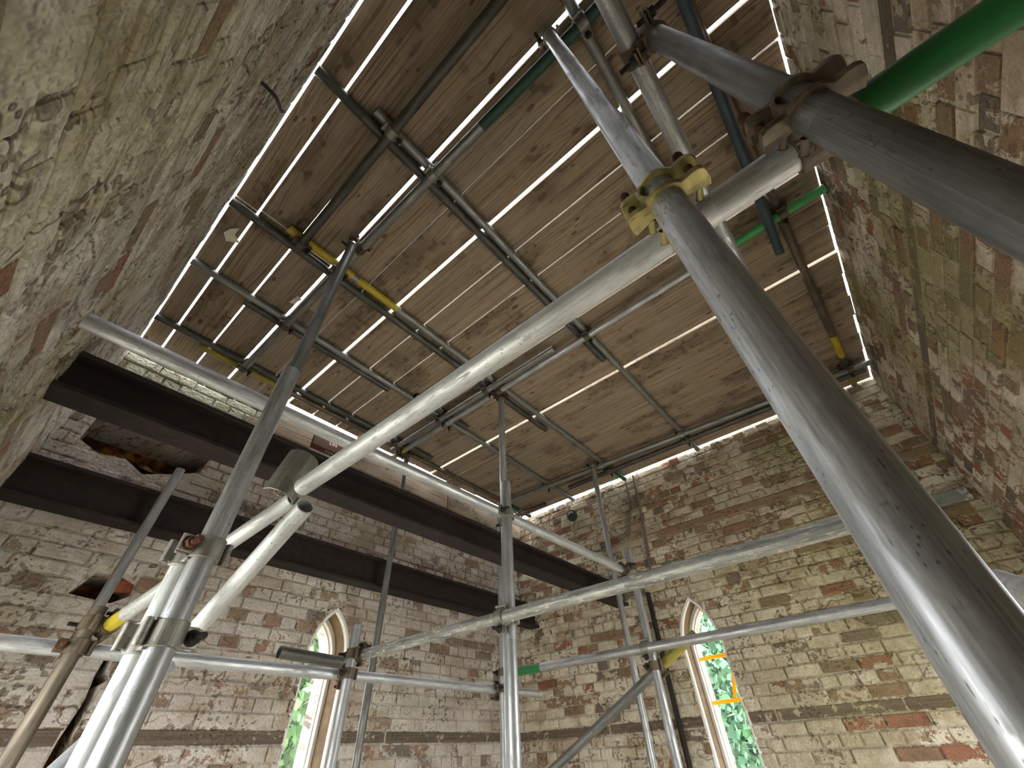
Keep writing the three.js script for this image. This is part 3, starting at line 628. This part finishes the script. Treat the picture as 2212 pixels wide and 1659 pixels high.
coupler('L4', 'T4a', 'coupler with hanging bolt on ledger by window wall, left', {});
coupler('L4', 'T3b', 'coupler on window-wall ledger at green tube end', {});
coupler('S7', 'L4', 'coupler at head of thin standard by window wall', {});
coupler('L4', 'T1b', 'pale coupler on window-wall ledger at third-row tube', {});
coupler('L5', 'T1b', 'dark coupler on last ledger at third-row tube end', { m: 'old' });
coupler('L5', 'T3b', 'dark coupler on last ledger at green tube end', { m: 'old' });
coupler('L6', 'T5b', 'coupler at green tube end in deck corner', {});
coupler('L3', 'T0a', 'coupler on light green tube end at right wall', { m: 'old' });
coupler('L4', 'T0a', 'coupler near the yellow tube end at right wall', { m: 'old' });
coupler('S3a', 'H2', 'coupler on thick central standard at splashed ledger', { f1: true });
coupler('S3a', 'Tn', 'coupler on thick central standard at shiny upper ledger', {});
coupler('S8', 'Tn', 'coupler at right end of shiny upper ledger', { m: 'old' });
coupler('S8', 'H3', 'coupler on free-topped standard at thin lower ledger', {});
coupler('S8', 'H6', 'coupler holding yellow-ended brace to its standard', { m: 'old' });
coupler('S3c', 'H4', 'coupler low on far corner standard at shiny lower ledger', { m: 'old' });
coupler('S3c', 'H3', 'coupler on far corner standard at green ledger end', { m: 'old' });
coupler('S6', 'H4', 'coupler on short-topped standard at shiny lower ledger', { m: 'old' });
coupler('S6', 'H2', 'coupler on short-topped standard at splashed ledger', { m: 'old' });
coupler('S4l', 'H4', 'coupler on left-edge standard at shiny lower ledger', { m: 'old', bm: 'rust' });
coupler('S4l', 'P3', 'coupler beside yellow tube end at left-edge standard', { m: 'old' });
coupler('S2l', 'S2b', 'lapping coupler with rusty bolts on thick left standard', { m: 'pale' in CM ? 'pale' : 'zinc', bm: 'rust', along: EYE + 0.36 });
coupler('S2l', 'S2b', 'lower dark-bolted coupler on thick left standard', { m: 'zinc', bm: 'black', along: EYE + 0.2, f1: true });

// curved sheet-steel sleeve at the joint of the two pale ledgers
{
  const G = new THREE.Group(); G.position.copy(V(-1.185, 0.398, 0.648));
  add(G, 'joint_sleeve', 'curved pressed steel sleeve at the left end of long pale ledger', 'sleeve');
  const s = new THREE.Shape(), r0 = 0.042, r1 = 0.0455, n = 20, a0 = 0.35, a1 = 3.5;
  for (let i = 0; i <= n; i++) { const a = a0 + (a1 - a0) * i / n; s[i ? 'lineTo' : 'moveTo'](Math.cos(a) * r1, Math.sin(a) * r1); }
  for (let i = n; i >= 0; i--) { const a = a0 + (a1 - a0) * i / n; s.lineTo(Math.cos(a) * r0, Math.sin(a) * r0); }
  s.closePath();
  const g = new THREE.ExtrudeGeometry(s, { depth: 0.14, bevelEnabled: true, bevelSize: 0.001, bevelThickness: 0.001, bevelSegments: 1 }); g.translate(0, 0, -0.07);
  g.rotateX(-Math.PI / 2); // sheet bent round an upright axis, hollow side towards the back wall
  const sh = part(G, 'sheet', g, CM.zinc); sh.rotation.set(0, -1.95, 0.22);
  const lip = part(G, 'rolled_lip', moved(new THREE.TorusGeometry(0.012, 0.0022, 8, 18, 4.2), 0.03, -0.072, 0.028, 1.2, 0, 0), CM.zinc);
  part(G, 'bolt', moved(new THREE.CylinderGeometry(0.006, 0.006, 0.05, 12), 0, 0.03, 0.0, Math.PI / 2, 0, 0.4), CM.rust);
}

// ---------------------------------------------------------------- fittings on the walls
const ironMat = std({ map: speck([26, 24, 22], [58, 50, 44], 1.4, 256), roughness: 0.8, metalness: 0.4 });
const tubeAlong = (pts, r, seg = 60) => new THREE.TubeGeometry(new THREE.CatmullRomCurve3(pts), seg, r, 8);
mesh('iron_cramp', tubeAlong([V(-0.69, -0.262, 1.5), V(-0.70, -0.225, 1.52), V(-0.79, -0.215, 1.68), V(-0.86, -0.215, 1.80), V(-0.90, -0.22, 1.9)], 0.006), ironMat, 'bent black iron cramp sticking out of the left wall', 'cramp');
mesh('conduit_pipe', tubeAlong([V(-1.66, 3.955, 1.1), V(-1.665, 3.955, 0.6), V(-1.67, 3.955, -0.3)], 0.022, 12), ironMat, 'black vertical pipe left of the right-hand window', 'pipe');
{
  const g = merged([tubeAlong([V(-1.60, 3.975, 2.28), V(-1.62, 3.972, 2.0), V(-1.68, 3.972, 1.78), V(-1.80, 3.972, 1.64), V(-2.0, 3.972, 1.60), V(-2.28, 3.972, 1.64)], 0.009)]);
  mesh('looped_cable', g, std({ map: speck([84, 78, 70], [120, 112, 100], 1, 128), roughness: 0.8 }), 'grey cable looping down the window wall from the deck', 'cable');
  mesh('vertical_cable', tubeAlong([V(-1.50, 3.975, 2.28), V(-1.52, 3.975, 1.9), V(-1.56, 3.975, 1.5), V(-1.6, 3.975, 1.15)], 0.013), std({ map: speck([92, 78, 66], [124, 108, 92], 1, 128), roughness: 0.9 }), 'brownish straight cable beside the looping cable', 'cable');
}
{
  const G = new THREE.Group(); G.position.copy(V(-2.361, 3.99, 2.1)); add(G, 'round_vent', 'small round dark green vent cap high on window wall', 'vent');
  part(G, 'rim', moved(new THREE.CylinderGeometry(0.062, 0.068, 0.03, 24), 0, 0, 0.01, Math.PI / 2), std({ color: 0x26332e, roughness: 0.6 }));
  part(G, 'grille', moved(new THREE.SphereGeometry(0.055, 20, 10, 0, Math.PI * 2, 0, 0.9), 0, 0, 0.0, Math.PI / 2), std({ color: 0x1a241f, roughness: 0.7 }));
}
{
  const t = tex(256, 128, (d) => { for (let j = 0; j < 128; j++) for (let i = 0; i < 256; i++) { const n = fbm(i / 26, j / 5, 4), c = mix3([104, 112, 108], [150, 156, 148], n), o = (j * 256 + i) * 4; const k = mix3(c, [196, 194, 184], sm(0.66, 0.74, fbm(i / 20 + 4, j / 12, 3))); d[o] = k[0]; d[o + 1] = k[1]; d[o + 2] = k[2]; d[o + 3] = 255; } }, true);
  const m = mesh('slate_block', chamferBox(0.24, 0.085, 0.06, 0.006), std({ map: t, roughness: 0.8 }), 'grey slate block let into window wall by the right corner', 'block'); m.position.copy(V(0.66, 3.985, 1.218));
}
{
  const c = document.createElement('canvas'); c.width = 256; c.height = 64; const x = c.getContext('2d');
  x.fillStyle = '#4c3018'; x.fillRect(0, 0, 256, 64); x.fillStyle = '#5e3c20'; for (let i = 0; i < 40; i++) x.fillRect((i * 67) % 256, (i * 29) % 64, 26, 2);
  x.fillStyle = '#e2cdb4'; x.font = 'bold 30px serif'; x.fillText('Lo4', 100, 40);
  const t = new THREE.CanvasTexture(c); t.colorSpace = THREE.SRGBColorSpace;
  const g = new THREE.BoxGeometry(0.36, 0.15, 0.075);
  const m = mesh('marked_timber', g, std({ map: t, roughness: 0.8 }), 'small brown timber with white lettering above the upper beam', 'timber'); m.position.copy(V(XA + 0.062, 1.31, 2.17)); m.rotation.y = Math.PI / 2;
}

{ // timber wall plates along the top of the beam wall
  const plate = (y0, y1, i, label) => {
    const g = chamferBox(y1 - y0, 0.25, 0.085, 0.005), p = g.attributes.position, uv = g.attributes.uv;
    for (let k = 0; k < p.count; k++) uv.setXY(k, i * 0.29 + p.getX(k) / 4, (i + 0.5 + clamp((p.getY(k) * 0.8 + p.getZ(k) * 0.2) / 0.25, -0.49, 0.49)) / 8);
    const m = mesh('wall_plate', g, boardMat, label, 'timber', 'timber plates on the beam wall');
    m.position.copy(V(XA + 0.055, (y0 + y1) / 2, 2.165)); m.rotation.y = Math.PI / 2;
  };
  plate(0.72, 1.12, 2, 'short timber plate on wall top left of the lettered timber');
  plate(1.5, 2.72, 5, 'timber plate on wall top right of the lettered timber');
  plate(2.73, 3.98, 3, 'timber plate on wall top at the far corner');
}
{ // scraps caught in the deck gaps
  const paper = std({ map: speck([196, 186, 156], [232, 228, 214], 1.5, 128), roughness: 0.9, side: THREE.DoubleSide });
  const scrap = (pts, at, label) => { const g = new THREE.ExtrudeGeometry(poly(pts, THREE.Shape), { depth: 0.0012, bevelEnabled: false }); const m = mesh('paper_scrap', g, paper, label, 'scrap'); m.position.copy(at); m.rotation.set(-Math.PI / 2 + 0.12, 0, 0.2); };
  scrap([[-0.06, 0.0], [-0.02, -0.04], [0.03, -0.035], [0.075, -0.01], [0.02, 0.0], [-0.01, 0.05]], V(-1.9, -0.155, 2.296), 'pale torn scrap caught in the deck gap by left wall');
  scrap([[-0.04, -0.015], [0.05, -0.02], [0.04, 0.018], [0.0, 0.012], [-0.03, 0.02]], V(-2.06, 0.312, 2.296), 'small white scrap in the deck gap beside grey ledger');
}
// ---------------------------------------------------------------- trees outside the windows
{
  const leaf = new THREE.BufferGeometry();
  leaf.setAttribute('position', new THREE.Float32BufferAttribute([0, 0, 0, 0.5, 0.42, 0.06, 0, 1, 0, -0.5, 0.42, 0.06], 3));
  leaf.setAttribute('uv', new THREE.Float32BufferAttribute([0.5, 0, 1, 0.5, 0.5, 1, 0, 0.5], 2)); leaf.setIndex([0, 1, 2, 0, 2, 3]); leaf.computeVertexNormals();
  const lm = new THREE.MeshPhysicalMaterial({ color: 0xffffff, roughness: 0.8, transmission: 0.35, thickness: 0, side: THREE.DoubleSide });
  const bark = std({ map: speck([70, 60, 48], [110, 98, 80], 1.3, 256), roughness: 1 });
  function tree(X, Y, hgt, rad, n, seed, hue, label) {
    const r = rng(seed), G = new THREE.Group(); G.position.copy(V(X, Y, -EYE)); add(G, 'leafy_tree', label, 'tree', 'trees outside the windows');
    const pts = [new THREE.Vector3(0, -0.1, 0), new THREE.Vector3(0.1, hgt * 0.3, 0.05), new THREE.Vector3(-0.05, hgt * 0.6, 0), new THREE.Vector3(0.05, hgt * 0.85, 0)];
    part(G, 'trunk', new THREE.TubeGeometry(new THREE.CatmullRomCurve3(pts), 20, 0.12, 8), bark);
    const I = new THREE.InstancedMesh(leaf, lm, n), o = new THREE.Object3D(), c = new THREE.Color();
    for (let i = 0; i < n; i++) {
      const a = r() * 6.283, b = Math.acos(2 * r() - 1), k = rad * (0.62 + 0.38 * Math.cbrt(r())) * (0.85 + 0.3 * noise(a * 2 + seed, b * 2));
      o.position.set(Math.cos(a) * Math.sin(b) * k, hgt * 0.55 + Math.cos(b) * k * hgt * 0.46 / rad, Math.sin(a) * Math.sin(b) * k);
      o.rotation.set(r() * 6.3, r() * 6.3, r() * 6.3); o.scale.setScalar(0.07 + r() * 0.08); o.updateMatrix(); I.setMatrixAt(i, o.matrix);
      const t = r(); c.setHSL(hue + 0.06 * (r() - 0.5), 0.3 + 0.15 * r(), 0.13 + 0.2 * t * t); I.setColorAt(i, c);
    }
    I.name = 'foliage'; I.userData.kind = 'stuff'; I.castShadow = true; G.add(I);
  }
  tree(-8.2, 4.4, 6.5, 2.4, 26000, 3, 0.30, 'fresh green tree seen through the left window');
  tree(-9.5, 6.2, 6.5, 2.4, 22000, 6, 0.30, 'second green tree just behind, beyond the left window');
  tree(-3.6, 9.2, 6.5, 2.4, 26000, 4, 0.36, 'blue-green tree seen through the right-hand window');
  tree(-2.1, 11.0, 6.8, 2.6, 24000, 8, 0.36, 'second blue-green tree beyond the right-hand window');
}
renderer.render(scene, camera);
